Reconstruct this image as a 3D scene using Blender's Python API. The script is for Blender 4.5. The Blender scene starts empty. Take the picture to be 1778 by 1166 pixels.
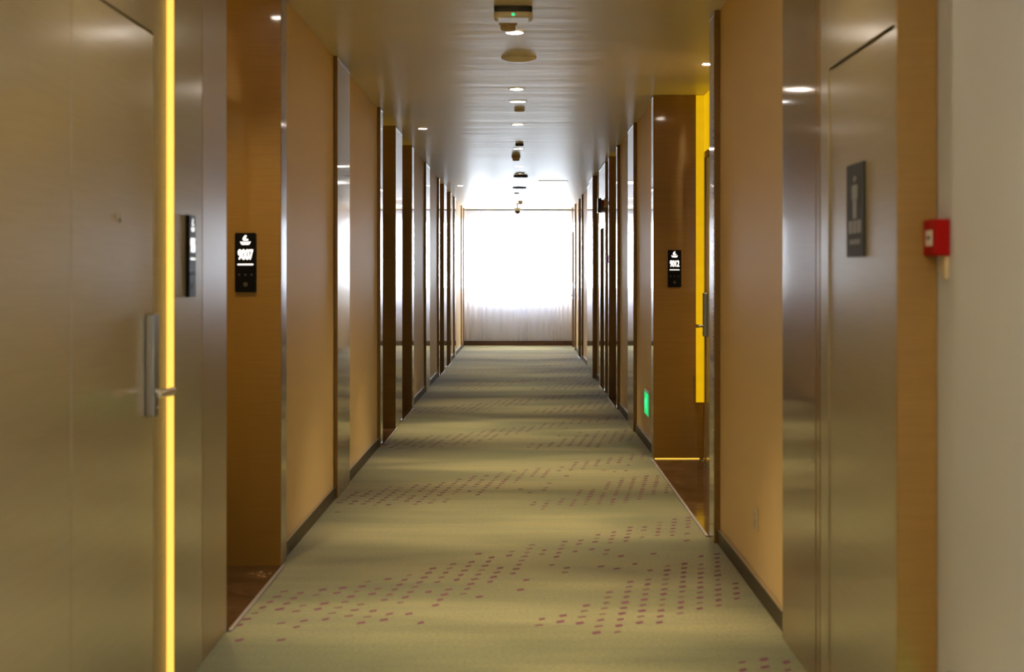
import bpy, bmesh, math, random
from mathutils import Vector, Matrix
C = bpy.context.scene.collection
random.seed(7)

# ------------------------------------------------------------------ camera, sky, exposure
h = 1.3                # eye height; the ceiling is twice as high
H = 2 * h
F = 2700.0             # focal length in pixels of the 1778 px wide frame
K = F * h              # depth = K / (pixels from the horizon to the floor)
cam_d = bpy.data.cameras.new('camera')
cam = bpy.data.objects.new('camera', cam_d); C.objects.link(cam)
cam.location = (0, 0, h); cam.rotation_euler = (math.pi / 2, 0, 0)
cam_d.sensor_width = 36; cam_d.lens = F / 1778 * 36
cam_d.shift_x = -17 / 1778; cam_d.shift_y = -102 / 1778
cam_d.clip_end = 200; cam_d.clip_start = 0.05
cam_d.dof.use_dof = True; cam_d.dof.focus_distance = 14.0; cam_d.dof.aperture_fstop = 4.0
bpy.context.scene.camera = cam
sc = bpy.context.scene
sc.view_settings.view_transform = 'Standard'; sc.view_settings.look = 'None'
sc.view_settings.gamma = 1; sc.view_settings.use_curve_mapping = False
sc.view_settings.exposure = 0.0
sc.cycles.max_bounces = 10; sc.cycles.diffuse_bounces = 6; sc.cycles.glossy_bounces = 5
sc.cycles.transparent_max_bounces = 12; sc.cycles.sample_clamp_indirect = 6
sc.cycles.caustics_reflective = False; sc.cycles.caustics_refractive = False

SKY = 70.0
w = bpy.data.worlds.new('sky'); sc.world = w; w.use_nodes = True
bg = w.node_tree.nodes['Background']
bg.inputs['Color'].default_value = (0.80, 0.90, 1.0, 1); bg.inputs['Strength'].default_value = SKY
END = K / 118.5        # depth of the far wall, 29.6 m
pd = bpy.data.lights.new('window_portal', 'AREA'); pd.shape = 'RECTANGLE'
pd.size = 2.0; pd.size_y = 1.45; pd.cycles.is_portal = True
po = bpy.data.objects.new('window_portal', pd); C.objects.link(po)
po.location = (-0.07, END + 0.47, 1.72); po.rotation_euler = (-math.pi / 2, 0, 0)
pd2 = bpy.data.lights.new('added_window_portal', 'AREA'); pd2.shape = 'RECTANGLE'  # sky portal for the added window behind the camera
pd2.size = 1.0; pd2.size_y = 1.2; pd2.cycles.is_portal = True
po2 = bpy.data.objects.new('added_window_portal', pd2); C.objects.link(po2)
po2.location = (-1.80, -0.45, 1.6); po2.rotation_euler = (math.pi / 2, 0, -math.pi / 2)

SPOT_W = 275.0          # watts of a warm corridor downlight
ALC_W = 150.0
WARM = (1.0, 0.78, 0.45)

# ------------------------------------------------------------------ materials
def mat(name, col, rough=0.5, metal=0.0, coat=0.0, coat_r=0.1, spec=0.5, emit=None, es=0.0):
    m = bpy.data.materials.new(name); m.use_nodes = True
    b = m.node_tree.nodes['Principled BSDF']
    b.inputs['Base Color'].default_value = (*col, 1)
    b.inputs['Roughness'].default_value = rough
    b.inputs['Metallic'].default_value = metal
    b.inputs['Coat Weight'].default_value = coat
    b.inputs['Coat Roughness'].default_value = coat_r
    b.inputs['Specular IOR Level'].default_value = spec
    if emit:
        b.inputs['Emission Color'].default_value = (*emit, 1)
        b.inputs['Emission Strength'].default_value = es
    return m
def nd(m, t, **kw):
    n = m.node_tree.nodes.new(t)
    for k, v in kw.items(): setattr(n, k, v)
    return n
def lk(m, a, b): m.node_tree.links.new(a, b)
def coords(m, scale, rot=(0, 0, 0)):
    g = nd(m, 'ShaderNodeNewGeometry'); p = nd(m, 'ShaderNodeMapping')
    p.inputs['Scale'].default_value = scale; p.inputs['Rotation'].default_value = rot
    lk(m, g.outputs['Position'], p.inputs['Vector']); return p.outputs['Vector']
def noise(m, vec, scale=1, detail=3, rough=0.5, dist=0):
    n = nd(m, 'ShaderNodeTexNoise'); n.inputs['Scale'].default_value = scale
    n.inputs['Detail'].default_value = detail; n.inputs['Roughness'].default_value = rough
    n.inputs['Distortion'].default_value = dist
    lk(m, vec, n.inputs['Vector']); return n.outputs['Fac']
def ramp(m, fac, stops):
    r = nd(m, 'ShaderNodeValToRGB'); e = r.color_ramp.elements
    while len(e) < len(stops): e.new(0.5)
    for q, (p, c) in zip(e, stops): q.position = p; q.color = (*c, 1)
    lk(m, fac, r.inputs['Fac']); return r.outputs['Color']
def mul(m, a, b):
    x = nd(m, 'ShaderNodeMix', data_type='RGBA', blend_type='MULTIPLY'); x.inputs[0].default_value = 1
    lk(m, a, x.inputs[6]); lk(m, b, x.inputs[7]); return x.outputs[2]
def base(m, col): lk(m, col, m.node_tree.nodes['Principled BSDF'].inputs['Base Color'])
def bump(m, fac, strength, dist, coat=False):
    b = nd(m, 'ShaderNodeBump'); b.inputs['Strength'].default_value = strength
    b.inputs['Distance'].default_value = dist
    lk(m, fac, b.inputs['Height']); p = m.node_tree.nodes['Principled BSDF']
    lk(m, b.outputs['Normal'], p.inputs['Normal'])
    if coat: lk(m, b.outputs['Normal'], p.inputs['Coat Normal'])

def veneer(name, lo, hi, rough, coat, coat_r):
    m = mat(name, hi, rough, coat=coat, coat_r=coat_r)
    f = noise(m, coords(m, (4, 4, 160)), 1, 3, 0.6)
    base(m, ramp(m, f, [(0.3, lo), (0.7, hi)]))
    return m
M = {}
M['veneer'] = veneer('oak_veneer_lacquered', (0.175, 0.086, 0.008), (0.21, 0.108, 0.012), 0.35, 1.0, 0.06)
M['veneer_satin'] = veneer('oak_veneer_satin', (0.33, 0.27, 0.165), (0.37, 0.305, 0.19), 0.4, 1.0, 0.17)
M['veneer_frame'] = veneer('oak_frame_satin', (0.30, 0.24, 0.15), (0.34, 0.28, 0.17), 0.5, 0.25, 0.35)
M['veneer_soft'] = veneer('oak_veneer_brushed_lacquer', (0.22, 0.13, 0.04), (0.25, 0.15, 0.05), 0.4, 1.0, 0.30)
M['veneer_soft'].node_tree.nodes['Principled BSDF'].inputs['Coat IOR'].default_value = 1.75
M['veneer_cap'] = veneer('oak_veneer_matt', (0.30, 0.17, 0.04), (0.34, 0.20, 0.05), 0.45, 0.4, 0.15)
M['paint'] = mat('apricot_wall_paint', (0.80, 0.585, 0.30), 0.5, spec=0.28)
f = noise(M['paint'], coords(M['paint'], (60, 60, 60)), 1, 2); bump(M['paint'], f, 0.1, 0.002)
M['grey_paint'] = mat('pale_grey_wall_paint', (0.64, 0.67, 0.76), 0.5)
M['ceiling'] = mat('white_ceiling_paint', (0.76, 0.69, 0.53), 0.36, spec=0.14)
f = noise(M['ceiling'], coords(M['ceiling'], (0.35, 2.6, 1)), 1, 3, 0.55); bump(M['ceiling'], f, 0.35, 0.02)
M['skirting'] = mat('dark_brown_skirting', (0.05, 0.03, 0.018), 0.4, spec=0.3)
M['steel'] = mat('brushed_steel', (0.27, 0.275, 0.27), 0.35, metal=0.9)
M['alu'] = mat('aluminium_strip', (0.72, 0.71, 0.72), 0.25, metal=1)
M['strip_metal'] = mat('satin_threshold_strip', (0.42, 0.40, 0.44), 0.45, metal=0.5)
M['dark'] = mat('dark_gap', (0.02, 0.012, 0.006), 0.5)
M['black_glass'] = mat('black_sign_panel', (0.003, 0.003, 0.003), 0.4, spec=0.08)
M['bronze'] = mat('dark_bronze_side', (0.03, 0.02, 0.012), 0.35)
M['white_glow'] = mat('lit_sign_white', (0.9, 0.9, 0.9), 0.5, emit=(1, 1, 1), es=1.1)
M['faint'] = mat('unlit_sign_icon', (0.035, 0.03, 0.022), 0.4)
M['grey_sign'] = mat('slate_grey_sign', (0.055, 0.055, 0.06), 0.6, spec=0.15)
M['grey_mark'] = mat('grey_sign_mark', (0.22, 0.22, 0.22), 0.5)
M['red'] = mat('red_plastic', (0.36, 0.004, 0.004), 0.6, spec=0.12)
M['white_pl'] = mat('white_plastic', (0.84, 0.82, 0.80), 0.35)
M['cream_pl'] = mat('cream_plastic', (0.62, 0.52, 0.36), 0.4)
M['black_pl'] = mat('black_plastic', (0.015, 0.015, 0.015), 0.4)
M['lens'] = mat('smoked_lens', (0.02, 0.02, 0.02), 0.08, coat=1)
M['lamp'] = mat('warm_lamp_lens', (1, 1, 1), 0.5, emit=(1.0, 0.86, 0.72), es=80)
M['lamp_white'] = mat('white_lamp_lens', (1, 1, 1), 0.5, emit=(1.0, 0.99, 0.97), es=8)
M['green'] = mat('lit_green_sign', (0.0, 0.3, 0.1), 0.5, emit=(0.0, 0.62, 0.16), es=1.0)
M['green_mark'] = mat('lit_pale_green_mark', (0.3, 0.9, 0.5), 0.5, emit=(0.02, 1.0, 0.32), es=1.5)
M['green_led'] = mat('green_indicator', (0, 0.6, 0.2), 0.5, emit=(0.0, 1.0, 0.35), es=1.3)
M['window_frame'] = mat('white_window_frame', (0.7, 0.72, 0.75), 0.4)

m = M['amber'] = mat('amber_glowing_panel', (0.22, 0.13, 0.005), 0.35, emit=(1.0, 0.58, 0.004), es=0.85)
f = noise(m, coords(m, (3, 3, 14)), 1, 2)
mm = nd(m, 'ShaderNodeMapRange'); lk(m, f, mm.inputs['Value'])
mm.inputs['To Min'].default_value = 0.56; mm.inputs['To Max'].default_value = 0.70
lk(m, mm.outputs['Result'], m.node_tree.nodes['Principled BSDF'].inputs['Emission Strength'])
M['amber_edge'] = mat('amber_glowing_edge', (0.8, 0.5, 0.1), 0.4, emit=(1.0, 0.68, 0.08), es=1.0)
M['led'] = mat('warm_led_strip', (0.9, 0.6, 0.2), 0.4, emit=(1.0, 0.60, 0.09), es=1.25)

m = M['marble'] = mat('brown_marble', (0.07, 0.035, 0.018), 0.10, spec=0.3)
v = coords(m, (1, 1, 1)); f1 = noise(m, v, 5, 8, 0.65, 1.2)
base(m, ramp(m, f1, [(0.35, (0.04, 0.020, 0.010)), (0.55, (0.085, 0.045, 0.024)), (0.62, (0.13, 0.075, 0.042)), (0.66, (0.36, 0.24, 0.15)), (0.70, (0.12, 0.06, 0.03))]))

m = M['carpet'] = mat('olive_woven_carpet', (0.25, 0.24, 0.12), 0.95, spec=0.1)
weave = noise(m, coords(m, (70, 55, 90)), 1, 4, 0.8)
c1 = ramp(m, weave, [(0.3, (0.115, 0.128, 0.066)), (0.7, (0.325, 0.335, 0.205))])
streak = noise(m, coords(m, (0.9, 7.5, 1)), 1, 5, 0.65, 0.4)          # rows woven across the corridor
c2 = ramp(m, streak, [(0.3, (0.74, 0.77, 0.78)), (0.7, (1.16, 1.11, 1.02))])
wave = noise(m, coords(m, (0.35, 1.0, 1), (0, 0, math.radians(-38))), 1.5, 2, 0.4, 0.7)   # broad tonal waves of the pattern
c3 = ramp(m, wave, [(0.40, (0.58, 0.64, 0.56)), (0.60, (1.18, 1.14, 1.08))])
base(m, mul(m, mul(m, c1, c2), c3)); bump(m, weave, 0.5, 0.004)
pb = m.node_tree.nodes['Principled BSDF']; pb.inputs['Sheen Weight'].default_value = 0.55; pb.inputs['Sheen Roughness'].default_value = 0.45
M['fleck'] = mat('plum_carpet_fleck', (0.18, 0.075, 0.13), 0.95, spec=0.1)

m = M['sheer'] = bpy.data.materials.new('sheer_curtain'); m.use_nodes = True
nt = m.node_tree; nt.nodes.clear()
o = nt.nodes.new('ShaderNodeOutputMaterial')
tl = nt.nodes.new('ShaderNodeBsdfTranslucent'); tl.inputs['Color'].default_value = (0.88, 0.88, 0.93, 1)
df = nt.nodes.new('ShaderNodeBsdfDiffuse'); df.inputs['Color'].default_value = (0.72, 0.71, 0.80, 1)
tp = nt.nodes.new('ShaderNodeBsdfTransparent')
a = nt.nodes.new('ShaderNodeMixShader'); a.inputs[0].default_value = 0.5
b = nt.nodes.new('ShaderNodeMixShader'); b.inputs[0].default_value = 0.22
nt.links.new(tl.outputs[0], a.inputs[1]); nt.links.new(df.outputs[0], a.inputs[2])
nt.links.new(a.outputs[0], b.inputs[1]); nt.links.new(tp.outputs[0], b.inputs[2])
nt.links.new(b.outputs[0], o.inputs['Surface'])

m = M['heading'] = bpy.data.materials.new('stiff_curtain_heading'); m.use_nodes = True
nt = m.node_tree; nt.nodes.clear()
o = nt.nodes.new('ShaderNodeOutputMaterial'); tl = nt.nodes.new('ShaderNodeBsdfTranslucent'); tl.inputs['Color'].default_value = (0.8, 0.8, 0.84, 1)
df = nt.nodes.new('ShaderNodeBsdfDiffuse'); df.inputs['Color'].default_value = (0.66, 0.68, 0.76, 1)
a = nt.nodes.new('ShaderNodeMixShader'); a.inputs[0].default_value = 0.78
nt.links.new(tl.outputs[0], a.inputs[1]); nt.links.new(df.outputs[0], a.inputs[2]); nt.links.new(a.outputs[0], o.inputs['Surface'])
m = M['glass'] = bpy.data.materials.new('window_glass'); m.use_nodes = True
nt = m.node_tree; nt.nodes.clear()
o = nt.nodes.new('ShaderNodeOutputMaterial'); tp = nt.nodes.new('ShaderNodeBsdfTransparent')
gl = nt.nodes.new('ShaderNodeBsdfGlossy'); gl.inputs['Roughness'].default_value = 0.02
a = nt.nodes.new('ShaderNodeMixShader'); a.inputs[0].default_value = 0.06
nt.links.new(tp.outputs[0], a.inputs[1]); nt.links.new(gl.outputs[0], a.inputs[2]); nt.links.new(a.outputs[0], o.inputs['Surface'])

# ------------------------------------------------------------------ helpers
def link_bm(name, bm, m, parent=None, smooth=False):
    me = bpy.data.meshes.new(name); bmesh.ops.recalc_face_normals(bm, faces=bm.faces[:])
    bm.to_mesh(me); bm.free()
    me.materials.append(M[m] if isinstance(m, str) else m)
    if smooth:
        for p in me.polygons: p.use_smooth = True
    o = bpy.data.objects.new(name, me); C.objects.link(o)
    if parent is not None:
        o.parent = parent; o.matrix_parent_inverse = Matrix.Translation(-parent.location)
    return o
def tag(o, label=None, cat=None, group=None, kind=None):
    if label: o['label'] = label
    if cat: o['category'] = cat
    if group: o['group'] = group
    if kind: o['kind'] = kind
    return o
def empty(name, loc, label=None, cat=None, group=None, kind=None):
    o = bpy.data.objects.new(name, None); C.objects.link(o); o.location = loc
    return tag(o, label, cat, group, kind)
def add_box(bm, x0, x1, y0, y1, z0, z1, bev=0.0):
    x0, x1 = min(x0, x1), max(x0, x1); y0, y1 = min(y0, y1), max(y0, y1); z0, z1 = min(z0, z1), max(z0, z1)
    r = bmesh.ops.create_cube(bm, size=1)
    for v in r['verts']:
        v.co = Vector(((x0 + x1) / 2 + v.co.x * (x1 - x0), (y0 + y1) / 2 + v.co.y * (y1 - y0), (z0 + z1) / 2 + v.co.z * (z1 - z0)))
    if bev:
        es = list({e for v in r['verts'] for e in v.link_edges})
        bmesh.ops.bevel(bm, geom=es, offset=bev, segments=2, affect='EDGES', profile=0.5)
def box(name, x0, x1, y0, y1, z0, z1, m, parent=None, bev=0.0):
    bm = bmesh.new(); add_box(bm, x0, x1, y0, y1, z0, z1, bev); return link_bm(name, bm, m, parent)
def prism(name, pts, z0, z1, m, parent=None):
    """a plan outline raised from z0 to z1"""
    bm = bmesh.new(); vs = [bm.verts.new((p[0], p[1], z0)) for p in pts]
    f = bm.faces.new(vs); r = bmesh.ops.extrude_face_region(bm, geom=[f])
    for v in r['geom']:
        if isinstance(v, bmesh.types.BMVert): v.co.z = z1
    return link_bm(name, bm, m, parent)
def lathe(name, prof, loc, m, parent=None, seg=40, axis='z', smooth=True):
    """prof = [(radius, z)] turned about the vertical through loc"""
    bm = bmesh.new(); rings = []
    for r, z in prof:
        if r < 1e-6: rings.append([bm.verts.new((0, 0, z))])
        else: rings.append([bm.verts.new((r * math.cos(2 * math.pi * k / seg), r * math.sin(2 * math.pi * k / seg), z)) for k in range(seg)])
    for A, B in zip(rings, rings[1:]):
        for k in range(seg):
            q = [A[k % len(A)], A[(k + 1) % len(A)], B[(k + 1) % len(B)], B[k % len(B)]]
            q = list(dict.fromkeys(q))
            if len(q) > 2: bm.faces.new(q)
    if axis == 'x': bmesh.ops.rotate(bm, verts=bm.verts[:], matrix=Matrix.Rotation(math.pi / 2, 3, 'Y'))
    if axis == '-x': bmesh.ops.rotate(bm, verts=bm.verts[:], matrix=Matrix.Rotation(-math.pi / 2, 3, 'Y'))
    bmesh.ops.translate(bm, verts=bm.verts[:], vec=Vector(loc))
    o = link_bm(name, bm, m, parent, smooth)
    if smooth:
        mod = o.modifiers.new('edge', 'EDGE_SPLIT'); mod.split_angle = math.radians(35)
    return o
def place(o, frame):
    """frame = (origin, u, v, n): move a mesh made in u,v,n coordinates onto a wall"""
    org, u, v, n = frame
    u, v, n, org = Vector(u), Vector(v), Vector(n), Vector(org)
    for q in o.data.vertices:
        c = q.co.copy(); q.co = org + u * c.x + v * c.y + n * c.z
    return o
def shape(name, outlines, t, m, parent, frame, z0=0.0):
    bm = bmesh.new()
    for pts in outlines:
        vs = [bm.verts.new((p[0], p[1], z0)) for p in pts]; f = bm.faces.new(vs)
        r = bmesh.ops.extrude_face_region(bm, geom=[f])
        for v in r['geom']:
            if isinstance(v, bmesh.types.BMVert): v.co.z = z0 + t
    o = link_bm(name, bm, m, parent); place(o, frame); return o
def rrect(cx, cy, w_, h_, r, n=4):
    out = []
    for sx, sy, a0 in ((1, 1, 0), (-1, 1, 90), (-1, -1, 180), (1, -1, 270)):
        for k in range(n + 1):
            a = math.radians(a0 + 90 * k / n)
            out.append((cx + sx * (w_ / 2 - r) + r * math.cos(a), cy + sy * (h_ / 2 - r) + r * math.sin(a)))
    return out
def circ(cx, cy, r, n=16, sy=1.0): return [(cx + r * math.cos(2 * math.pi * k / n), cy + sy * r * math.sin(2 * math.pi * k / n)) for k in range(n)]

def depth_at(x, L): return K * L / abs(x - 906.0)
LP, RP = 0.832 * h, 0.722 * h          # the two veneer planes
LW, RW = 0.851 * h, 0.745 * h          # the painted wall planes
LA, RA = 1.12 * h, 1.010 * h           # the backs of the door recesses
END_IN = END

# ------------------------------------------------------------------ the shell
near_y = -1.5
floor = box('floor', -2.2, 2.2, near_y - 0.15, END + 0.7, -0.12, 0.0, 'carpet'); tag(floor, kind='structure')
ceil = box('ceiling', -2.2, 2.2, near_y - 0.15, END + 0.7, H, H + 0.12, 'ceiling'); tag(ceil, kind='structure')

# segments from near to far: ('wall'|'post'|'bay'|'flush', y0, y1); posts touching a bay reach back to its rear wall
LEFT = [('wall', 0.6, 2.6), ('flush', 2.6, 5.70), ('bay', 5.70, 6.99), ('post', 6.99, 7.15), ('wall', 7.15, 9.13),
        ('post', 9.13, 9.78), ('wall', 9.78, 11.90), ('post', 11.90, 12.10), ('bay', 12.10, 13.35), ('post', 13.35, 14.07),
        ('bay', 14.07, 15.33), ('post', 15.33, 15.60), ('wall', 15.60, 17.60), ('post', 17.60, 18.30), ('wall', 18.30, 20.32),
        ('post', 20.32, 20.50), ('bay', 20.50, 21.65), ('post', 21.65, 22.40), ('bay', 22.40, 23.65), ('post', 23.65, 23.90),
        ('wall', 23.90, 25.08), ('post', 25.08, 25.60), ('wall', 25.60, 28.15), ('post', 28.15, 28.30), ('wall', 28.30, 29.15), ('post', 29.15, END)]
RIGHT = [('grey', near_y, 3.892), ('flush', 3.892, 5.60), ('wall', 5.60, 7.59), ('post', 7.59, 7.78), ('bay', 7.78, 11.10),
         ('post', 11.10, 11.27), ('wall', 11.27, 13.08), ('post', 13.08, 13.77), ('wall', 13.77, 15.30), ('post', 15.30, 15.46),
         ('bay', 15.46, 16.75), ('post', 16.75, 16.88), ('wall', 16.88, 17.50), ('post', 17.50, 17.78), ('door', 17.78, 18.57),
         ('post', 18.57, 18.90), ('wall', 18.90, 20.00), ('column', 20.00, 20.95), ('wall', 20.95, 21.15), ('post', 21.15, 22.35), ('wall', 22.35, 24.45),
         ('post', 24.45, 24.62), ('bay', 24.62, 25.80), ('post', 25.80, 26.0), ('wall', 26.0, 27.6), ('post', 27.6, 27.8), ('end_door', 27.8, 29.0), ('post', 29.0, END)]

def wall_outline(segs, P, W, A, sgn):
    pts = []
    def x_of(k):
        t = segs[k][0]
        if t in ('bay', 'door'): return A
        if t == 'grey': return 0.797 * h
        if t == 'end_door': return W + 0.03
        if t == 'flush': return W + 0.03
        if t == 'post':
            nb = [segs[j][0] for j in (k - 1, k + 1) if 0 <= j < len(segs)]
            if 'bay' in nb or 'door' in nb: return A
        return W
    for k, (t, y0, y1) in enumerate(segs):
        x = x_of(k) * sgn
        if t == 'flush': y1_ = y1
        pts += [(x, y0), (x, y1)]
    out = []
    for p in pts:
        if not out or (abs(out[-1][0] - p[0]) > 1e-5 or abs(out[-1][1] - p[1]) > 1e-5): out.append(p)
    # drop collinear points
    res = [out[0]]
    for a_, b_, c_ in zip(out, out[1:], out[2:]):
        if not (abs(a_[0] - b_[0]) < 1e-6 and abs(b_[0] - c_[0]) < 1e-6): res.append(b_)
    res.append(out[-1])
    far = sgn * 1.75
    return res + [(far, segs[-1][2]), (far, segs[0][1])]
wall_l = prism('wall_left', wall_outline(LEFT, LP, LW, LA, -1), 0.001, H - 0.001, 'paint'); tag(wall_l, kind='structure')
RW_segs = RIGHT[1:]
wall_r = prism('wall_right', wall_outline(RW_segs, RP, RW, RA, 1), 0.001, H - 0.001, 'paint'); tag(wall_r, kind='structure')
wl2 = empty('wall_left', (-1.2, 0, 0), kind='structure')
bm = bmesh.new()
for yy0, yy1, zz0, zz1 in ((near_y, -0.95, 0.001, H - 0.001), (0.05, 0.599, 0.001, H - 0.001), (-0.95, 0.05, 0.001, 1.0), (-0.95, 0.05, 2.2, H - 0.001)):
    add_box(bm, -1.75, -LW, yy0, yy1, zz0, zz1)
link_bm('plaster', bm, 'paint', wl2)
w2 = empty('added_window', (-1.3, -0.45, 1.0), kind='structure')  # unseen window, added to throw cool light on the pale wall
bm = bmesh.new()
for yy0, yy1, zz0, zz1 in ((-0.95, -0.91, 1.0, 2.2), (0.01, 0.05, 1.0, 2.2), (-0.91, 0.01, 1.0, 1.04), (-0.91, 0.01, 2.16, 2.2)):
    add_box(bm, -1.40, -1.34, yy0, yy1, zz0, zz1)
link_bm('window_frame', bm, 'window_frame', w2)
box('pane', -1.372, -1.366, -0.91, 0.01, 1.04, 2.16, 'glass', w2)
wall_g = box('wall_right', 0.797 * h, 1.75, near_y, 3.889, 0.001, H - 0.001, 'grey_paint'); tag(wall_g, kind='structure')
wall_n = box('wall_near', -1.75, 1.75, near_y - 0.15, near_y - 0.002, 0.001, H - 0.001, 'paint'); tag(wall_n, kind='structure')

# veneer posts and panels
trim_no = [0]
def trim(x0, x1, y0, y1, m='veneer', top=True, z0=0.001, z1=H - 0.001, bev=0.003):
    trim_no[0] += 1
    t = box('trim_%d' % trim_no[0], x0, x1, y0, y1, z0, z1, m, bev=bev); tag(t, kind='structure')
    if top:
        xin = x0 if abs(x0) < abs(x1) else x1; s = 1 if xin > 0 else -1
        box('top_strip', xin - s * 0.003, xin + s * 0.004, y0 + 0.002, y1 - 0.002, H - 0.020, H - 0.003, 'alu', t)
    return t
for segs, P, W, A, s in ((LEFT, LP, LW, LA, -1), (RIGHT, RP, RW, RA, 1)):
    for k, (t, y0, y1) in enumerate(segs):
        nb = [segs[j][0] for j in (k - 1, k + 1) if 0 <= j < len(segs)]
        if t == 'post':
            back = A if ('bay' in nb or 'door' in nb) else W
            trim(s * P, s * (back - 0.001), y0 + 0.0005, y1 - 0.0005)
        elif t == 'column':
            trim(s * 0.700 * h, s * (W - 0.001), y0, y1, 'veneer')
        elif t == 'wall' and y1 > 5:
            n_ = 'baseboard_left' if s < 0 else 'baseboard_right'
            b = box(n_, s * (W - 0.014), s * (W - 0.0005), y0 + 0.001, y1 - 0.001, 0.001, 0.074, 'skirting', bev=0.002); tag(b, kind='structure')
            box('metal_edge', s * (W - 0.017), s * (W - 0.002), y0 + 0.002, y1 - 0.002, 0.0745, 0.079, 'alu', b)
b = box('baseboard_right', 0.797 * h - 0.014, 0.797 * h - 0.0005, near_y, 3.885, 0.001, 0.074, 'skirting', bev=0.002); tag(b, kind='structure')
b = box('baseboard_left', -LW + 0.0005, -LW + 0.014, near_y, 2.59, 0.001, 0.074, 'skirting', bev=0.002); tag(b, kind='structure')

# ------------------------------------------------------------------ doors
def handle_set(parent, X, s, yc, hinge_dir, zc=1.04):
    """long escutcheon on the door face at X (s = side), lever towards the hinges"""
    esc = box('lock_plate', X, X - s * 0.027, yc - 0.03, yc + 0.03, 0.890, 1.192, 'steel', parent, bev=0.004)
    zl = 0.962
    X1 = X - s * 0.027
    bm = bmesh.new()
    bmesh.ops.create_cone(bm, cap_ends=True, segments=20, radius1=0.012, radius2=0.010, depth=0.040)
    bmesh.ops.rotate(bm, verts=bm.verts[:], matrix=Matrix.Rotation(math.pi / 2, 3, 'Y'))
    bmesh.ops.translate(bm, verts=bm.verts[:], vec=Vector((X1 - s * 0.020, yc, zl)))
    # tapered blade: wide at the neck, slimmer at its tip
    y_tip = yc + hinge_dir * 0.125; y_r = yc - hinge_dir * 0.013
    prof = [(y_r, 0.013, 0.012), (yc + hinge_dir * 0.03, 0.012, 0.011), (yc + hinge_dir * 0.09, 0.009, 0.008), (y_tip, 0.007, 0.005)]
    rings = []
    for k, (yy, rz, rx) in enumerate(prof):
        cx = X1 - s * (0.044 - 0.002 * k); rings.append([bm.verts.new((cx + rx * math.cos(a), yy, zl + rz * math.sin(a))) for a in [2 * math.pi * j / 12 for j in range(12)]])
    for A_, B_ in zip(rings, rings[1:]):
        for j in range(12): bm.faces.new([A_[j], A_[(j + 1) % 12], B_[(j + 1) % 12], B_[j]])
    bm.faces.new(rings[0]); bm.faces.new(rings[-1][::-1])
    link_bm('lever', bm, 'alu', esc, smooth=False)
    lathe('key_cover', [(0, 0.0), (0.006, 0.0), (0.006, 0.004), (0, 0.005)], (X1 - s * 0.0005, yc, 0.915), 'alu', esc, 16, axis='-x' if s > 0 else 'x')

door_no = [0]
def leaf_mesh(name, X, s, y0, y1, z1, m, parent=None, groove=()):
    """door leaf 40 mm thick whose face is split by recessed grooves (y positions)"""
    bm = bmesh.new(); ys = [y0] + [g for g in groove] + [y1]
    add_box(bm, X + s * 0.006, X + s * 0.028, y0, y1, 0.008, z1)
    for a_, b_ in zip(ys, ys[1:]):
        add_box(bm, X, X + s * 0.0062, a_ + (0.0035 if a_ != y0 else 0), b_ - (0.0035 if b_ != y1 else 0), 0.008, z1, 0.0015)
    return link_bm(name, bm, m, parent)
def bay_door(s, A, y0, y1, handle_far=True, z1=2.13):
    """hotel room door on the rear wall of a recess between y0 and y1"""
    door_no[0] += 1
    X = s * (A - 0.034)
    d = leaf_mesh('door_%d' % door_no[0], X + s * 0.004, s, y0, y1, z1, 'veneer_satin'); tag(d, kind='structure')
    bm = bmesh.new()
    add_box(bm, X - s * 0.004, s * (A - 0.001), y0 - 0.045, y0 - 0.003, 0.002, z1 + 0.045)
    add_box(bm, X - s * 0.004, s * (A - 0.001), y1 + 0.003, y1 + 0.045, 0.002, z1 + 0.045)
    add_box(bm, X - s * 0.004, s * (A - 0.001), y0 - 0.003, y1 + 0.003, z1 + 0.003, z1 + 0.045)
    link_bm('door_frame', bm, 'veneer', d)
    yc = y1 - 0.07 if handle_far else y0 + 0.07
    handle_set(d, X + s * 0.004, s, yc, -1 if handle_far else 1)
    lathe('peephole', [(0, 0.004), (0.010, 0.004), (0.010, 0.0), (0, 0.0)], (X + s * 0.004, (y0 + y1) / 2, 1.463), 'alu', d, 16, axis='x' if s < 0 else '-x')
    return d

# left foreground service door: flush leaf with a vertical joint, frame, warm light strip in the gap
XD = -0.85 * h
door_no[0] += 1
dl = leaf_mesh('door_%d' % door_no[0], XD, -1, 3.05, 4.665, 2.025, 'veneer_satin', groove=(3.815,)); tag(dl, kind='structure')
handle_set(dl, XD, -1, 4.592, -1)
lathe('peephole', [(0, 0.006), (0.007, 0.006), (0.011, 0.004), (0.012, 0.0), (0, 0.0)], (XD, 4.27, 1.463), 'steel', dl, 20, axis='x')
bm = bmesh.new()
add_box(bm, XD - 0.004, XD - 0.03, 4.672, 4.83, 0.002, H - 0.002)
add_box(bm, XD - 0.004, XD - 0.03, 2.62, 3.045, 0.002, H - 0.002)
add_box(bm, XD - 0.004, XD - 0.03, 3.045, 4.672, 2.033, H - 0.002)
add_box(bm, XD, XD - 0.0045, 4.672, 4.83, 0.002, H - 0.002, 0.001)
add_box(bm, XD, XD - 0.0045, 2.62, 3.045, 0.002, H - 0.002, 0.001)
add_box(bm, XD, XD - 0.0045, 3.045, 4.672, 2.033, H - 0.002, 0.001)
link_bm('door_frame', bm, 'veneer_frame', dl)
strip = box('light_strip', -LP - 0.001, XD + 0.001, 4.832, 4.8385, 0.01, H - 0.005, 'led')
tag(strip, 'glowing warm light strip running floor to ceiling beside the near left door', 'light strip')
trim(-LP, -LW - 0.029, 4.840, 5.262, 'veneer_satin', bev=0.002)
trim(-LP, -LW - 0.029, 5.266, 5.699, 'veneer_soft', bev=0.004)
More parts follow.
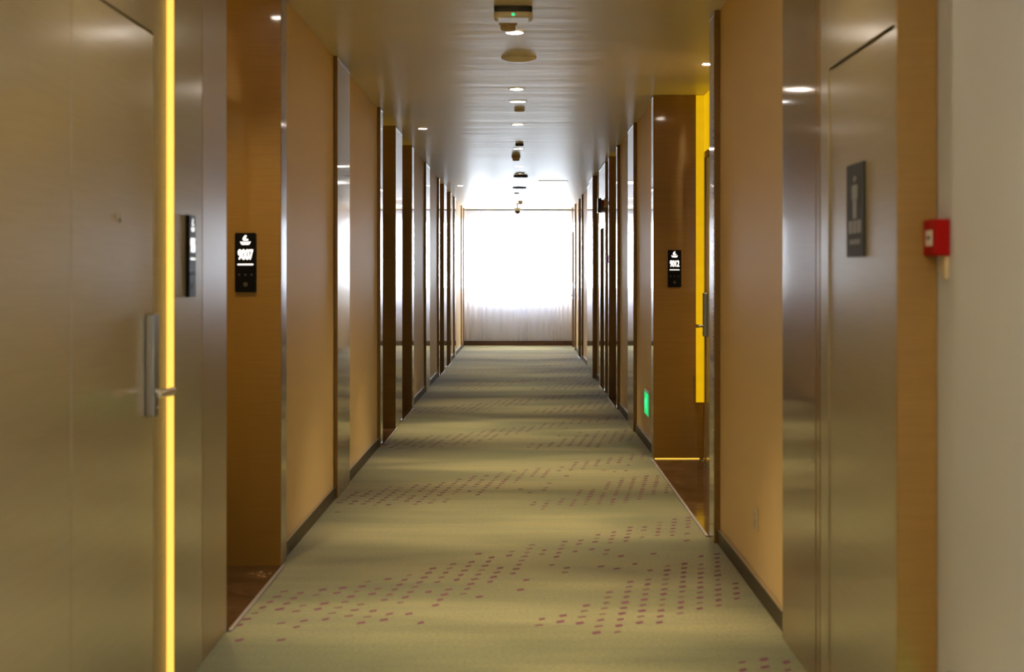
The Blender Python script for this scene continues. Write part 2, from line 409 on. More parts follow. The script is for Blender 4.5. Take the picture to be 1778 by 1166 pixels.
trim(-LP, -LW - 0.029, 2.601, 2.615, 'veneer', top=False, bev=0.001)

# right foreground service door with the grey sign
XR_ = RP
door_no[0] += 1
dr = leaf_mesh('door_%d' % door_no[0], XR_ + 0.004, 1, 3.925, 4.755, 0.4845 * h + h, 'veneer_satin'); tag(dr, kind='structure')
ztop = 1.4845 * h
bm = bmesh.new()
add_box(bm, XR_, RW + 0.029, 3.893, 3.919, 0.002, H - 0.002, 0.002)
add_box(bm, XR_, RW + 0.029, 4.761, 4.885, 0.002, H - 0.002, 0.002)
add_box(bm, XR_, RW + 0.029, 3.9195, 4.7605, ztop + 0.008, H - 0.002, 0.002)
link_bm('door_frame', bm, 'veneer_satin', dr)
cap = trim(RW + 0.030, 1.75, 3.8895, 3.8915, 'veneer', top=False, bev=0.0)   # not seen; closes the step
bpy.data.objects.remove(cap)
trim(RP - 0.003, 0.797 * h - 0.001, 3.872, 3.8925, 'veneer_cap', top=False, bev=0.002)   # brown end face towards the camera
trim(RP, RW + 0.029, 4.889, 4.965, 'veneer', bev=0.012)
trim(RP, RW + 0.029, 4.968, 5.599, 'veneer', bev=0.003)

# recess doors
bays_l = [(5.70, 6.99), (12.10, 13.35), (14.07, 15.33), (20.50, 21.65), (22.40, 23.65)]
for i, (a_, b_) in enumerate(bays_l): bay_door(-1, LA, b_ - 0.17 - 0.88, b_ - 0.17)
bay_door(1, RA, 10.85 - 0.90, 10.85)
bay_door(1, RA, 8.03, 8.93, handle_far=False)
bay_door(1, RA, 16.75 - 1.05, 16.75 - 0.17)
bay_door(1, RA, 25.80 - 1.02, 25.80 - 0.17)
# doorway in the right panel further on: lintel and a recessed door
trim(RP, RA - 0.001, 17.7805, 18.5695, 'veneer', z0=1.44 * h)
door_no[0] += 1
d = leaf_mesh('door_%d' % door_no[0], RA - 0.04, 1, 17.80, 18.55, 1.43 * h, 'veneer_satin'); tag(d, kind='structure')
handle_set(d, RA - 0.04, 1, 18.48, -1)
# last door on the right, set nearly flush before the window
door_no[0] += 1
d = leaf_mesh('door_%d' % door_no[0], RW, 1, 27.86, 28.93, 2.13, 'veneer_satin'); tag(d, kind='structure')
handle_set(d, RW, 1, 28.70, -1)
bm = bmesh.new()
add_box(bm, RP + 0.01, RW + 0.029, 27.805, 27.855, 0.002, H - 0.002); add_box(bm, RP + 0.01, RW + 0.029, 28.935, 28.995, 0.002, H - 0.002)
add_box(bm, RP + 0.01, RW + 0.029, 27.855, 28.935, 2.135, H - 0.002); link_bm('door_frame', bm, 'veneer', d)

# ------------------------------------------------------------------ amber panels in the recesses, coloured by emission
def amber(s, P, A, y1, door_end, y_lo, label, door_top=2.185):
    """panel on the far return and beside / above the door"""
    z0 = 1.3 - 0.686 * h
    root = empty('glowing_panel', (s * (A - 0.05), y1, z0), label, 'light panel', 'amber glowing panels in the door recesses')
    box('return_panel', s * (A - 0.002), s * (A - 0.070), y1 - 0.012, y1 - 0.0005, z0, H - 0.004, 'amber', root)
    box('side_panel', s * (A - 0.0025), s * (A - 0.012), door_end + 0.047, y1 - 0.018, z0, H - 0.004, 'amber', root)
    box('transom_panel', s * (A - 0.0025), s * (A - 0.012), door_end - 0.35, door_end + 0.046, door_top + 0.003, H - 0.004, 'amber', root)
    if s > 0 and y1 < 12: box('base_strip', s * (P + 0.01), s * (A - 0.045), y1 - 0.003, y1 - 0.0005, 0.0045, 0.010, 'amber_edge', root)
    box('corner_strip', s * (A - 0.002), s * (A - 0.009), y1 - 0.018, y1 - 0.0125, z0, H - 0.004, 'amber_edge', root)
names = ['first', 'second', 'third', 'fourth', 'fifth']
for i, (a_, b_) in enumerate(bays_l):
    amber(-1, LP, LA, b_, b_ - 0.17, a_ + 0.01, 'amber glowing panel hidden inside the %s door recess on the left' % names[i])
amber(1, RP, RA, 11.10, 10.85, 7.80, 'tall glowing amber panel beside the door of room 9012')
amber(1, RP, RA, 16.75, 16.58, 15.48, 'amber glowing panel inside the second door recess on the right')
amber(1, RP, RA, 25.80, 25.63, 24.64, 'amber glowing panel inside the farthest door recess on the right')

# ------------------------------------------------------------------ marble thresholds and edge strips
def threshold(s, P, A, y0, y1):
    box('marble_slab', s * (P - 0.004), s * (A - 0.040), y0 + 0.001, y1 - 0.001, 0.0005, 0.004, 'marble', floor)
    box('edge_strip', s * (P - 0.019), s * (P - 0.005), y0 + 0.002, y1 - 0.002, 0.0005, 0.0085, 'strip_metal', floor)
for a_, b_ in bays_l: threshold(-1, LP, LA, a_, b_)
for a_, b_ in ((7.78, 11.10), (15.46, 16.75), (17.78, 18.57), (24.62, 25.80)): threshold(1, RP, RA, a_, b_)

# ------------------------------------------------------------------ carpet flecks
def interp(x, pts):
    if x <= pts[0][0]: return pts[0][1]
    for (a0, b0), (a1, b1) in zip(pts, pts[1:]):
        if x <= a1: return b0 + (b1 - b0) * (x - a0) / (a1 - a0)
    return pts[-1][1]
A_up = [(-1.1, 6.30), (-0.987, 6.42), (-0.85, 6.5), (-0.6, 6.72), (-0.318, 7.09), (0.0, 7.42), (0.222, 7.70), (0.6, 8.1), (0.911, 8.48)]
A_th = [(-1.1, 0.55), (-0.7, 0.85), (-0.4, 1.0), (-0.1, 0.67), (0.2, 0.40), (0.9, 0.36)]
B_up = [(0.0, 5.85), (0.195, 6.05), (0.31, 6.28), (0.4235, 6.61), (0.512, 6.68), (0.60, 6.98), (0.774, 7.05), (0.93, 7.25)]
B_lo = [(0.0, 5.75), (0.49, 5.82), (0.65, 5.96), (0.743, 6.17), (0.93, 6.3)]
PER = 3.05
def fleck_p(X, Y):
    n = math.floor((Y - 5.6) / PER)
    best = 0.0
    for k in (n - 1, n, n + 1):
        y = Y - k * PER
        up = interp(X, A_up); th = interp(X, A_th)
        if up - th < y < up: best = max(best, 0.93 if (up - y) < 0.6 * th else 0.72)
        elif up - th - 0.25 < y < up + 0.10: best = max(best, 0.12)
        if X > 0.05:
            u, l = interp(X, B_up), interp(X, B_lo)
            if l < y < u: best = max(best, 0.95)
            elif l - 0.12 < y < u + 0.1: best = max(best, 0.15)
        if X > -0.1 and interp(X, A_up) - 1.25 < y < interp(X, A_up) - 0.4: best = max(best, 0.08)
    return best
bm = bmesh.new()
row, colw, slope = 0.104, 0.0748, 0.121
lw_, rw_ = LP - 0.02, RP - 0.02
for ci in range(-110, 60):
    for ri in range(0, 270):
        Y = 1.2 + ri * row + 0.035 * math.sin(ci * 1.7)
        X = ci * colw + slope * (Y - 6.0) + 0.012
        if not (-lw_ < X < rw_): continue
        if Y > 25: continue
        if random.random() < fleck_p(X, Y):
            wx = 0.0145 + random.uniform(-0.003, 0.002); wy = 0.020 + random.uniform(-0.005, 0.003)
            if random.random() < 0.3: wy *= 0.6
            sk = 0.006
            z = 0.0009
            pts = [(-wx, -wy * 0.6 - sk), (-wx * 0.7, -wy - sk), (wx, -wy * 0.7 + sk), (wx, wy * 0.7 + sk), (wx * 0.7, wy + sk), (-wx, wy * 0.6 - sk)]
            vs = [bm.verts.new((X + p[0], Y + p[1], z)) for p in pts]; bm.faces.new(vs)
for f_ in bm.faces: f_.normal_update()
me = bpy.data.meshes.new('carpet_flecks'); bm.to_mesh(me); bm.free(); me.materials.append(M['fleck'])
o = bpy.data.objects.new('carpet_flecks', me); C.objects.link(o); o.parent = floor; o['kind'] = 'stuff'

# ------------------------------------------------------------------ end wall, window, curtain
sill, wtop = 1.04, 2.40
ew = empty('wall_far', (0, END, 0), kind='structure')
bm = bmesh.new()
Y0, Y1 = END + 0.31, END + 0.45
add_box(bm, -1.75, 1.75, Y0, Y1, 0.001, sill); add_box(bm, -1.75, 1.75, Y0, Y1, wtop, H - 0.001)
add_box(bm, -1.75, -1.06, Y0, Y1, sill, wtop); add_box(bm, 0.94, 1.75, Y0, Y1, sill, wtop)
link_bm('plaster', bm, 'grey_paint', ew)
for s, P in ((-1, LP), (1, RP)):   # the returns that close the curtain pocket
    box('return', s * (P + 0.03), s * 1.75, END + 0.001, Y0 - 0.001, 0.001, H - 0.001, 'paint', ew)
win = empty('window_1', (0, Y0, sill), kind='structure')
bm = bmesh.new()
x0, x1 = -1.06, 0.94; ft = 0.05
ya, yb = Y0 + 0.04, Y0 + 0.10
for bx_ in ((x0, x1, ya, yb, sill, sill + ft), (x0, x1, ya, yb, wtop - ft, wtop), (x0, x0 + ft, ya, yb, sill + ft, wtop - ft), (x1 - ft, x1, ya, yb, sill + ft, wtop - ft)):
    add_box(bm, *bx_)
link_bm('window_frame', bm, 'window_frame', win)
for xm in (-0.52, 0.21):
    box('mullion', xm - 0.055, xm + 0.055, ya, yb, sill + ft, wtop - ft, 'window_frame', win)
for a_, b_ in ((x0 + ft, -0.575), (-0.465, 0.155), (0.265, x1 - ft)):
    box('pane', a_, b_, ya + 0.025, ya + 0.031, sill + ft, wtop - ft, 'glass', win)
box('window_handle', -0.04, -0.015, ya - 0.03, ya, 1.66, 1.80, 'dark', win, bev=0.003)
box('window_sill', x0, x1, Y0 - 0.03, Y0 + 0.04, sill - 0.02, sill, 'white_pl', win)
b = box('baseboard_far', -LP - 0.02, RP + 0.02, END + 0.285, END + 0.309, 0.001, 0.075, 'skirting'); tag(b, kind='structure')
b = box('trim_%d' % (trim_no[0] + 1), -LP - 0.025, RP + 0.025, END + 0.02, END + 0.05, 0.001, 0.065, mat('dark_walnut', (0.085, 0.035, 0.022), 0.4), bev=0.003)
tag(b, kind='structure')

cur = empty('sheer_curtain', (-0.07, END + 0.11, H), 'white floor-length sheer curtain drawn across the window at the corridor end', 'curtain')
def curtain(x0, x1, seed, name='curtain_panel'):
    rnd = random.Random(seed); bm = bmesh.new(); nx, nz = 260, 14
    folds = []; x = x0
    while x < x1:
        wd = rnd.uniform(0.06, 0.15); folds.append((x, wd, rnd.uniform(0.35, 1.0))); x += wd
    def off(x):
        for fx, wd, am in folds:
            if fx <= x < fx + wd: return am * 0.5 * (1 - math.cos(2 * math.pi * (x - fx) / wd))
        return 0
    z_lo, z_hi = 0.085, H - 0.03
    rows = []
    for j in range(nz + 1):
        z = z_lo + (z_hi - z_lo) * j / nz; r = []
        t = (z - z_lo) / (z_hi - z_lo)
        for i in range(nx + 1):
            x = x0 + (x1 - x0) * i / nx
            y = END + 0.11 - 0.050 * off(x) * (1 - 0.35 * t) + 0.006 * math.sin(9 * x + 3 * z + seed)
            r.append(bm.verts.new((x + 0.006 * math.sin(z * 3 + x * 7), y, z)))
        rows.append(r)
    for A_, B_ in zip(rows, rows[1:]):
        for i in range(nx): bm.faces.new([A_[i], A_[i + 1], B_[i + 1], B_[i]])
    o = link_bm(name, bm, 'sheer', cur, smooth=True)
    # hem: a doubled band at the bottom
    bm = bmesh.new(); prev = None
    for i in range(nx + 1):
        x = x0 + (x1 - x0) * i / nx
        y = END + 0.107 - 0.050 * off(x) + 0.006 * math.sin(9 * x + 0.4 + seed)
        c_ = (bm.verts.new((x, y, z_lo)), bm.verts.new((x, y, z_lo + 0.06)))
        if prev: bm.faces.new([prev[0], c_[0], c_[1], prev[1]])
        prev = c_
    link_bm('hem', bm, 'sheer', o, smooth=True)
    bm = bmesh.new(); prev = None
    for i in range(nx + 1):
        x = x0 + (x1 - x0) * i / nx
        y = END + 0.096 - 0.034 * off(x)
        c_ = (bm.verts.new((x, y, z_hi - 0.155)), bm.verts.new((x, y, z_hi)))
        if prev: bm.faces.new([prev[0], c_[0], c_[1], prev[1]])
        prev = c_
    link_bm('heading_tape', bm, 'heading', o, smooth=True)
curtain(-LP - 0.01, -0.02, 3); curtain(-0.035, RP + 0.01, 8)
box('curtain_rail', -LP - 0.02, RP + 0.02, END + 0.085, END + 0.125, H - 0.028, H - 0.002, 'grey_mark', cur)

# ------------------------------------------------------------------ room number signs
def text_mesh(body, size, bold, sx):
    cu = bpy.data.curves.new('digits', 'FONT'); cu.body = body; cu.size = size
    cu.align_x = 'CENTER'; cu.align_y = 'CENTER'; cu.extrude = 0.0008
    cu.space_character = 0.95
    t = bpy.data.objects.new('digits', cu); C.objects.link(t)
    bpy.context.view_layer.update()
    me = bpy.data.meshes.new_from_object(t.evaluated_get(bpy.context.evaluated_depsgraph_get()))
    bpy.data.objects.remove(t); bpy.data.curves.remove(cu)
    for v in me.vertices: v.co.x *= sx
    bm = bmesh.new()
    for k, (dx, dy) in enumerate(((0, 0), (1, 0), (-1, 0), (0, 1), (0, -1), (0.7, 0.7), (-0.7, 0.7), (0.7, -0.7), (-0.7, -0.7))):
        n0 = len(bm.verts); bm.from_mesh(me); bm.verts.ensure_lookup_table()
        for v in bm.verts[n0:]: v.co += Vector((dx * bold, dy * bold, k * 0.00002))
    bm.to_mesh(me); bm.free()
    return me
def number_sign(frame, number, label, loc, rim='black_glass'):
    W_, H_ = 0.0955, 0.265
    root = empty('room_number_sign', loc, label, 'sign')
    shape('sign_panel', [rrect(0, 0, W_, H_, 0.006)], 0.013, 'black_glass', root, frame)
    z = 0.0132
    bowl = [(-0.024, 0.094), (-0.020, 0.085), (-0.016, 0.0795), (0.016, 0.0795), (0.020, 0.085), (0.024, 0.094), (0.012, 0.0925), (0, 0.0918), (-0.012, 0.0925)]
    fl = [(-0.010, 0.0985), (-0.013, 0.104), (-0.011, 0.111), (-0.006, 0.117), (-0.001, 0.1225), (0.004, 0.1225), (0.0055, 0.119),
          (0.004, 0.113), (0.000, 0.1075), (0.003, 0.1045), (0.009, 0.1060), (0.0135, 0.1035), (0.012, 0.0990), (0.004, 0.0965), (-0.004, 0.0965)]
    shape('emblem', [bowl, fl], 0.0008, 'white_glow', root, frame, z)
    me = text_mesh(number, 0.062, 0.0020, 0.56)
    me.materials.append(M['white_glow']); o = bpy.data.objects.new('digits', me); C.objects.link(o)
    o.parent = root; o.matrix_parent_inverse = Matrix.Translation(-root.location)
    for v in me.vertices: v.co.y += 0.033; v.co.z += z + 0.0004
    place(o, frame)
    shape('underline', [rrect(0, -0.009, 0.072, 0.0065, 0.003)], 0.0008, 'white_glow', root, frame, z)
    for q in (-0.028, 0, 0.028): shape('service_icon', [circ(q, -0.055, 0.005, 8)], 0.0006, 'faint', root, frame, z)
    shape('bell_button', [circ(0, -0.098, 0.0105, 20)], 0.001, 'faint', root, frame, z)
def reveal_frame(xpx, ypx, d, s):   # origin on a face that looks at the camera
    sc_ = K / d
    X = (xpx - 906) / sc_ * h; Z = h + (481 - ypx) / sc_ * h
    return (X, d, Z)
o1 = reveal_frame(427, 455.5, 6.99, 0)
number_sign((o1, (1, 0, 0), (0, 0, 1), (0, -1, 0)), '9007', 'black sign with lit number 9007 on the brown recess side at left', o1)
o2 = reveal_frame(1171, 466, 11.10, 0)
number_sign((o2, (1, 0, 0), (0, 0, 1), (0, -1, 0)), '9012', 'black sign with lit number 9012 beside the amber panel', o2)
o3 = (-LP, 5.05, 1.3 + 0.0525 * h)
number_sign((o3, (0, 1, 0), (0, 0, 1), (1, 0, 0)), '9005', 'black room sign seen edge-on beside the glowing strip by the near left door', o3)

# grey pictogram sign on the right foreground door
o4 = (RP + 0.0035, (4.26 + 4.49) / 2, h + 0.145 * h)
rt = empty('door_sign', o4, 'slate grey pictogram sign on the near right door', 'sign')
fr = (o4, (0, -1, 0), (0, 0, 1), (-1, 0, 0))
shape('sign_plate', [rrect(0, 0, 0.225, 0.262, 0.003)], 0.005, 'grey_sign', rt, fr)
shape('pictogram', [circ(0, 0.088, 0.017, 14, 0.5), rrect(0, 0.050, 0.075, 0.042, 0.008), rrect(0, 0.002, 0.048, 0.052, 0.006)], 0.001, 'grey_mark', rt, fr, 0.005)
marks = [rrect(-0.056 + 0.056 * i, -0.047, 0.046, 0.036, 0.002) for i in range(3)]
shape('lettering', marks, 0.001, 'grey_mark', rt, fr, 0.005)
shape('small_lettering', [rrect(-0.054 + 0.027 * i, -0.089, 0.021, 0.014, 0.002) for i in range(5)], 0.001, 'grey_mark', rt, fr, 0.005)

# ------------------------------------------------------------------ fire call points
def call_point(X, s, y0, y1, z0, z1, dep, label, loc, gk=0.26, gm='white_pl'):
    root = empty('fire_call_point', loc, label, 'fire alarm')
    Xf = X - s * dep
    box('housing', X - s * 0.0005, Xf, y0, y1, z0, z1, 'red', root, bev=0.004)
    zc = (z0 + z1) / 2; yc = (y0 + y1) / 2; a_ = (y1 - y0) * gk
    box('break_glass', Xf + s * 0.001, Xf - s * 0.002, yc - a_, yc + a_, zc - 0.020, zc + 0.018, gm, root, bev=0.0008)
    box('press_bar', Xf, Xf - s * 0.003, yc - a_ * 0.5, yc + a_ * 0.5, zc - 0.004, zc + 0.004, 'black_pl', root)
call_point(0.797 * h, 1, 3.757, 3.869, 1.352, 1.441, 0.037, 'red fire call point at the corner of the pale wall, foreground right', (0.797 * h, 3.81, 1.352))
call_point(RW, 1, 16.93, 17.06, 1.452, 1.540, 0.040, 'small red fire call point far down the right wall', (RW, 17.0, 1.452), 0.15, 'red')
rt = empty('alarm_shadow', (0.797 * h - 0.001, 3.80, 1.294), 'brown patch standing for the shadow under the near red call point', 'shadow patch')
box('cover', 0.797 * h - 0.0005, 0.797 * h - 0.012, 3.765, 3.80, 1.294, 1.3515, 'cream_pl', rt, bev=0.002)  # brown block in place of the call point's cast shadow

# wall socket
rt = empty('wall_socket', (RW, 6.40, 0.308), 'white wall socket low on the apricot wall at right', 'socket')
box('cover_plate', RW - 0.0005, RW - 0.010, 6.355, 6.445, 0.262, 0.352, 'cream_pl', rt, bev=0.003)
for dz, dy in ((0.018, -0.010), (0.018, 0.010), (-0.014, -0.012), (-0.014, 0.012), (-0.024, 0.0)):
    box('slot', RW - 0.0095, RW - 0.0104, 6.40 + dy - 0.002, 6.40 + dy + 0.002, 0.308 + dz - 0.005, 0.308 + dz + 0.005, 'dark', rt)

# ------------------------------------------------------------------ low green exit signs
def exit_sign(X, y0, y1, z0, z1, label):
    root = empty('exit_sign', (X, (y0 + y1) / 2, z0), label, 'exit sign')
    box('housing', X - 0.0005, X - 0.016, y0, y1, z0, z1, 'alu', root, bev=0.002)
    box('lit_face', X - 0.0155, X - 0.0175, y0 + 0.008, y1 - 0.008, z0 + 0.012, z1 - 0.016, 'green', root)
    yc, zc = (y0 + y1) / 2, (z0 + z1) / 2
    k = (z1 - z0)
    frm = ((X - 0.0176, yc, zc), (0, -1, 0), (0, 0, 1), (-1, 0, 0))
    run = [circ(0.02, 0.30 * k, 0.075 * k, 12), [(-0.02, 0.20 * k), (0.03, 0.21 * k), (0.035, 0.02 * k), (-0.005, 0.0)],
           [(-0.005, 0.02 * k), (0.025, 0.02 * k), (0.055, -0.12 * k), (0.045, -0.34 * k), (0.03, -0.34 * k), (0.03, -0.14 * k)],
           [(-0.005, 0.02 * k), (0.012, 0.0), (-0.02, -0.18 * k), (-0.07, -0.22 * k), (-0.07, -0.15 * k), (-0.03, -0.12 * k)],
           [(-0.02, 0.20 * k), (-0.01, 0.14 * k), (-0.055, 0.04 * k), (-0.065, 0.09 * k)], [(0.03, 0.21 * k), (0.03, 0.13 * k), (0.075, 0.07 * k), (0.08, 0.13 * k)]]
    shape('running_figure', run, 0.0006, 'green_mark', root, frm)
    arr = [[(-0.165, 0.0), (-0.125, 0.2 * k), (-0.125, 0.07 * k), (-0.09, 0.07 * k), (-0.09, -0.07 * k), (-0.125, -0.07 * k), (-0.125, -0.2 * k)]]
    if y1 - y0 > 0.38: shape('arrow', arr, 0.0006, 'green_mark', root, frm)
exit_sign(RW, 11.68, 12.08, 0.240, 0.435, 'green lit exit sign low on the right wall beyond room 9012')
exit_sign(0.797 * h, 3.33, 3.73, 0.165, 0.355, 'green lit exit sign at the bottom right edge on the pale wall')

# ------------------------------------------------------------------ emergency light and sounder on the right
ye = 17.62
rt = empty('emergency_light', (RP, 18.1, 1.98), 'white emergency lamp box with dark lenses high on the right panel', 'lamp')
box('body', RP - 0.0005, RP - 0.050, 18.05, 18.35, 2.06, 2.20, 'white_pl', rt, bev=0.006)
bm = bmesh.new(); add_box(bm, RP - 0.018, RP - 0.060, 17.98, 18.048, 2.045, 2.215, 0.004); link_bm('dark_lens', bm, 'lens', rt)
rt = empty('alarm_sounder', (RP + 0.01, 17.45, 2.13), 'cream alarm sounder with red lens on the brown post, far right', 'fire alarm')
lathe('sounder_base', [(0, -0.045), (0.042, -0.045), (0.050, -0.035), (0.050, 0.0), (0, 0.0)], (0, 0, 0), 'cream_pl', rt, 28)
lathe('red_lens', [(0, -0.075), (0.018, -0.072), (0.026, -0.06), (0.028, -0.0455), (0, -0.0455)], (0, 0, 0), 'red', rt, 24)
for c_ in rt.children:
    c_.matrix_parent_inverse = Matrix.Identity(4)
    for v in c_.data.vertices: x, y, z = v.co; v.co = (z, y, x)
rt.location = (RW - 0.001, 17.42, 2.13)

# ------------------------------------------------------------------ ceiling fittings
def cpos(xpx, ypx):
    s_ = 481.0 - ypx; return (xpx - 906) / s_ * h, K / s_
def downlight(xpx, ypx, label, r=0.047, lens='lamp', watts=SPOT_W, col=WARM, X=None, Y=None, size=1.06, blend=1.0, lit=True, group='round downlights in the ceiling'):
    if X is None: X, Y = cpos(xpx, ypx)
    rt = empty('downlight', (X, Y, H), label, 'ceiling light', group)
    lathe('trim_ring', [(r - 0.003, -0.001), (r + 0.008, -0.001), (r + 0.007, -0.0025), (r, -0.004), (r - 0.003, -0.003)], (X, Y, H), 'white_pl', rt, 40)
    lathe('lens', [(0, -0.0038), (r - 0.004, -0.0033), (r - 0.004, -0.001), (0, -0.001)], (X, Y, H), lens if lit else 'white_pl', rt, 32)
    if watts:
        ld = bpy.data.lights.new('downlight_beam', 'SPOT'); ld.energy = watts; ld.color = col
        ld.spot_size = size; ld.spot_blend = blend; ld.shadow_soft_size = 0.035
        lo = bpy.data.objects.new('downlight_beam', ld); C.objects.link(lo); lo.parent = rt
        lo.location = (0, 0, -0.045)
    return rt
# the regular warm row, one lamp every 2.49 m
row_y = [8.26 + 2.49 * k for k in range(-3, 9)]
row_lab = {0: 'behind the camera side, first of the row', 1: 'above the camera, second of the row', 2: 'just before the picture top edge',
           3: 'beside the cream detector, nearest in view', 4: 'just before the whiter round lamp', 5: 'between the small ceiling disc and the ringed lamp', 6: 'just beyond the small ringed detector',
           7: 'just beyond the far cream detector', 8: 'right before the black ring plate', 9: 'beyond the dark plate', 10: 'near the far camera', 11: 'nearest the window'}
for k, y in enumerate(row_y):
    downlight(0, 0, 'warm round downlight ' + row_lab[k], X=-0.038 + 0.0016 * (k - 3), Y=y, watts=SPOT_W * (1.0 if k < 6 else 0.8 if k < 8 else 0.55))
downlight(899, 176, 'larger white round ceiling lamp, brightest of the row', r=0.062, lens='lamp_white', watts=14, col=(1, 0.9, 0.78), group=None)
downlight(1229, 111, 'warm downlight over the recess of room 9012', r=0.036, watts=ALC_W, size=2.3)
downlight(734, 223, 'warm downlight beside the second left recess', r=0.040, watts=ALC_W)
downlight(799, 322, 'far warm downlight beside the fourth left recess', r=0.040, watts=ALC_W * 0.8)
downlight(0, 0, 'warm downlight hidden over the recess of room 9007', r=0.036, watts=ALC_W * 0.6, size=2.0, X=-1.22, Y=6.2)
downlight(0, 0, 'warm downlight over the near left door', r=0.036, watts=16, size=2.6, X=-0.80, Y=3.9)
downlight(0, 0, 'warm downlight over the near right door', r=0.036, watts=16, size=2.6, X=0.62, Y=4.3)

downlight(0, 0, 'added warm downlight out of view, brightens the pale wall at right', r=0.05, watts=30, size=2.2, X=0.35, Y=2.35)  # extra lamp, added out of view to brighten the pale wall
# wireless access point: black base, white cover, green light
X, Y = cpos(891, 10)
rt = empty('access_point', (X, Y + 0.09, H), 'square white ceiling unit with black base and green light, nearest in view', 'wireless unit')
frm = ((X, Y + 0.093, H), (1, 0, 0), (0, 1, 0), (0, 0, -1))
shape('base', [rrect(0, 0, 0.184, 0.184, 0.02)], 0.026, 'black_pl', rt, frm, 0.001)
bm = bmesh.new(); rings = []
for sc2, zz in ((1.0, -0.0272), (1.02, -0.030), (1.02, -0.040), (0.94, -0.049), (0.80, -0.054)):
    rings.append([bm.verts.new((X + px_ * sc2, Y + 0.093 + py_ * sc2, H + zz)) for px_, py_ in rrect(0, 0, 0.184, 0.184, 0.03)])
for A_, B_ in zip(rings, rings[1:]):
    for j in range(len(A_)): bm.faces.new([A_[j], A_[(j + 1) % len(A_)], B_[(j + 1) % len(A_)], B_[j]])
bm.faces.new(rings[-1]); bm.faces.new(rings[0][::-1])
link_bm('cover', bm, 'white_pl', rt, smooth=False)
lathe('indicator', [(0, 0.0), (0.007, 0.0), (0.006, 0.002), (0, 0.0025)], (0, 0, 0), 'green_led', rt, 16)
ind = rt.children[-1]; ind.matrix_parent_inverse = Matrix.Identity(4)
for v_ in ind.data.vertices: x_, y_, z_ = v_.co; v_.co = (x_, 0.001 - z_ - 0.094 + 0.003, y_ - 0.041)
# cream detectors
def detector(xpx, ypx, r, label, m='cream_pl', dy=0.0):
    X, Y = cpos(xpx, ypx); Y += dy
    rt = empty('smoke_detector', (X, Y, H), label, 'detector')
    lathe('base', [(0, -0.028), (r, -0.028), (r, -0.001), (0, -0.001)], (X, Y, H), m, rt, 36)
    lathe('sensor_head', [(0, -0.056), (r * 0.70, -0.054), (r * 0.80, -0.048), (r * 0.82, -0.0285), (0, -0.0285)], (X, Y, H), m, rt, 36)
    lathe('grille', [(0, -0.060), (r * 0.5, -0.0585), (r * 0.55, -0.0565), (0, -0.0565)], (X, Y, H), 'white_pl', rt, 28)
detector(882, 35, 0.047, 'cream round smoke detector partly covering the nearest downlight')
detector(896, 270, 0.047, 'cream smoke detector in mid corridor, dark against the ceiling')
detector(903.5, 349, 0.040, 'grey smoke detector near the window end', 'white_pl')
# round speaker
X, Y = cpos(901, 101)
rt = empty('ceiling_speaker', (X, Y, H), 'shallow round white ceiling speaker, widest disc in view', 'speaker')
lathe('rim', [(0.088, -0.001), (0.104, -0.001), (0.104, -0.004), (0.098, -0.009), (0.088, -0.010)], (X, Y, H), 'white_pl', rt, 48)
lathe('grille', [(0, -0.026), (0.03, -0.025), (0.06, -0.020), (0.080, -0.013), (0.0875, -0.009), (0.0875, -0.001), (0, -0.001)], (X, Y, H), 'white_pl', rt, 48)
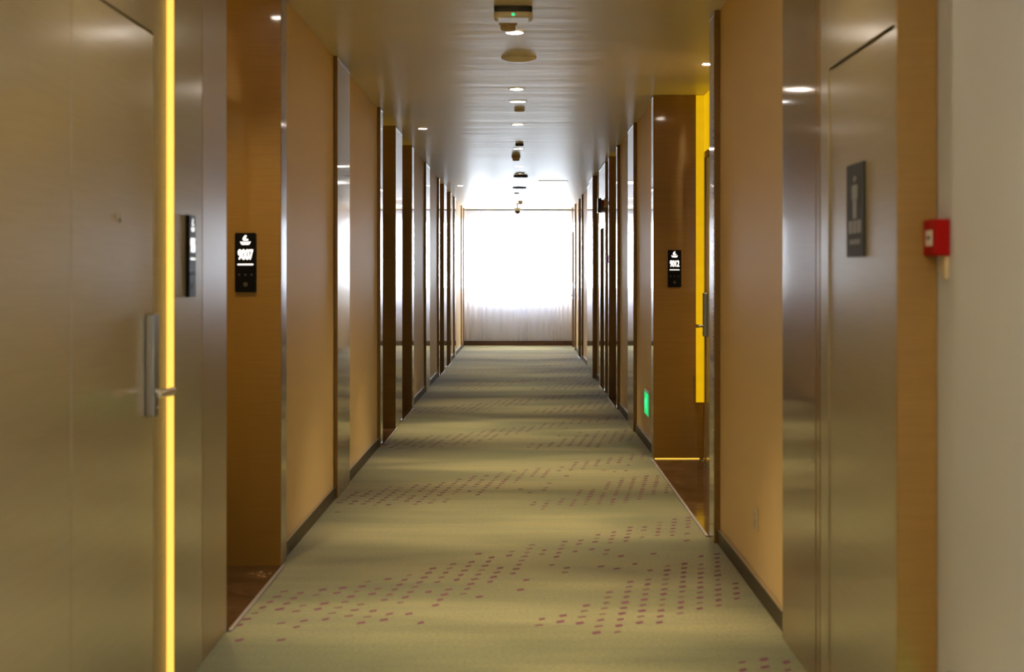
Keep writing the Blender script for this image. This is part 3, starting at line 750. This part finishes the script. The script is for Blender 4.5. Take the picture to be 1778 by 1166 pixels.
# small discs
def disc(xpx, ypx, r, label, m, m2, t=0.012, name='ceiling_disc', cat='ceiling fitting'):
    X, Y = cpos(xpx, ypx)
    rt = empty(name, (X, Y, H), label, cat)
    lathe('ring', [(r * 0.6, -0.001), (r, -0.001), (r, -t), (r * 0.85, -t - 0.004), (r * 0.6, -t)], (X, Y, H), m, rt, 36)
    lathe('cover', [(0, -t - 0.003), (r * 0.4, -t - 0.001), (r * 0.59, -t + 0.002), (r * 0.59, -0.001), (0, -0.001)], (X, Y, H), m2, rt, 36)
disc(902, 190, 0.040, 'small grey ceiling disc behind the larger white lamp', 'white_pl', 'white_pl')
disc(902, 249.5, 0.040, 'small ringed detector with dark rim just before a downlight', 'bronze', 'white_pl', 0.018)
disc(903, 300, 0.055, 'small white ring in front of the black ring plate', 'white_pl', 'lamp_white', 0.010)
disc(904, 304.5, 0.090, 'black round plate on the ceiling in mid distance', 'black_pl', 'white_pl', 0.022)
disc(902, 325, 0.100, 'dark flat round plate on the ceiling, farther than the black ring', 'black_pl', 'white_pl', 0.016)
disc(897, 334.5, 0.040, 'tiny dark ceiling disc closest before the far detector', 'black_pl', 'black_pl', 0.012)
# square light panel
Xp = 0.327 * h
rt = empty('panel_light', (Xp, 21.25, H), 'bright white rectangular light panel right of centre in the far ceiling', 'ceiling light')
bm = bmesh.new()
for bx_ in ((Xp - 0.20, Xp + 0.20, 20.93, 20.945), (Xp - 0.20, Xp + 0.20, 21.555, 21.57), (Xp - 0.20, Xp - 0.185, 20.945, 21.555), (Xp + 0.185, Xp + 0.20, 20.945, 21.555)):
    add_box(bm, *bx_, H - 0.008, H - 0.001)
link_bm('frame', bm, 'white_pl', rt)
box('diffuser', Xp - 0.184, Xp + 0.184, 20.946, 21.554, H - 0.006, H - 0.001, mat('panel_diffuser', (1, 1, 1), 0.5, emit=(1, 0.98, 0.95), es=3.0), rt)
# dome camera hanging near the window
X, Y = (898.5 - 906) / 127.6 * h, 27.5
rt = empty('security_camera', (X, Y, H), 'white dome camera with black lens hanging before the curtain', 'camera')
lathe('ceiling_mount', [(0, -0.012), (0.045, -0.012), (0.045, -0.001), (0, -0.001)], (X, Y, H), 'white_pl', rt, 24)
lathe('stem', [(0, -0.075), (0.014, -0.075), (0.014, -0.0125), (0, -0.0125)], (X, Y, H), 'white_pl', rt, 16)
lathe('housing', [(0, -0.076), (0.045, -0.078), (0.062, -0.095), (0.062, -0.125), (0.050, -0.128), (0, -0.128)], (X, Y, H), 'white_pl', rt, 32)
lathe('dome', [(0.048, -0.1285), (0.046, -0.150), (0.034, -0.170), (0.018, -0.180), (0, -0.183)], (X, Y, H), 'lens', rt, 32)
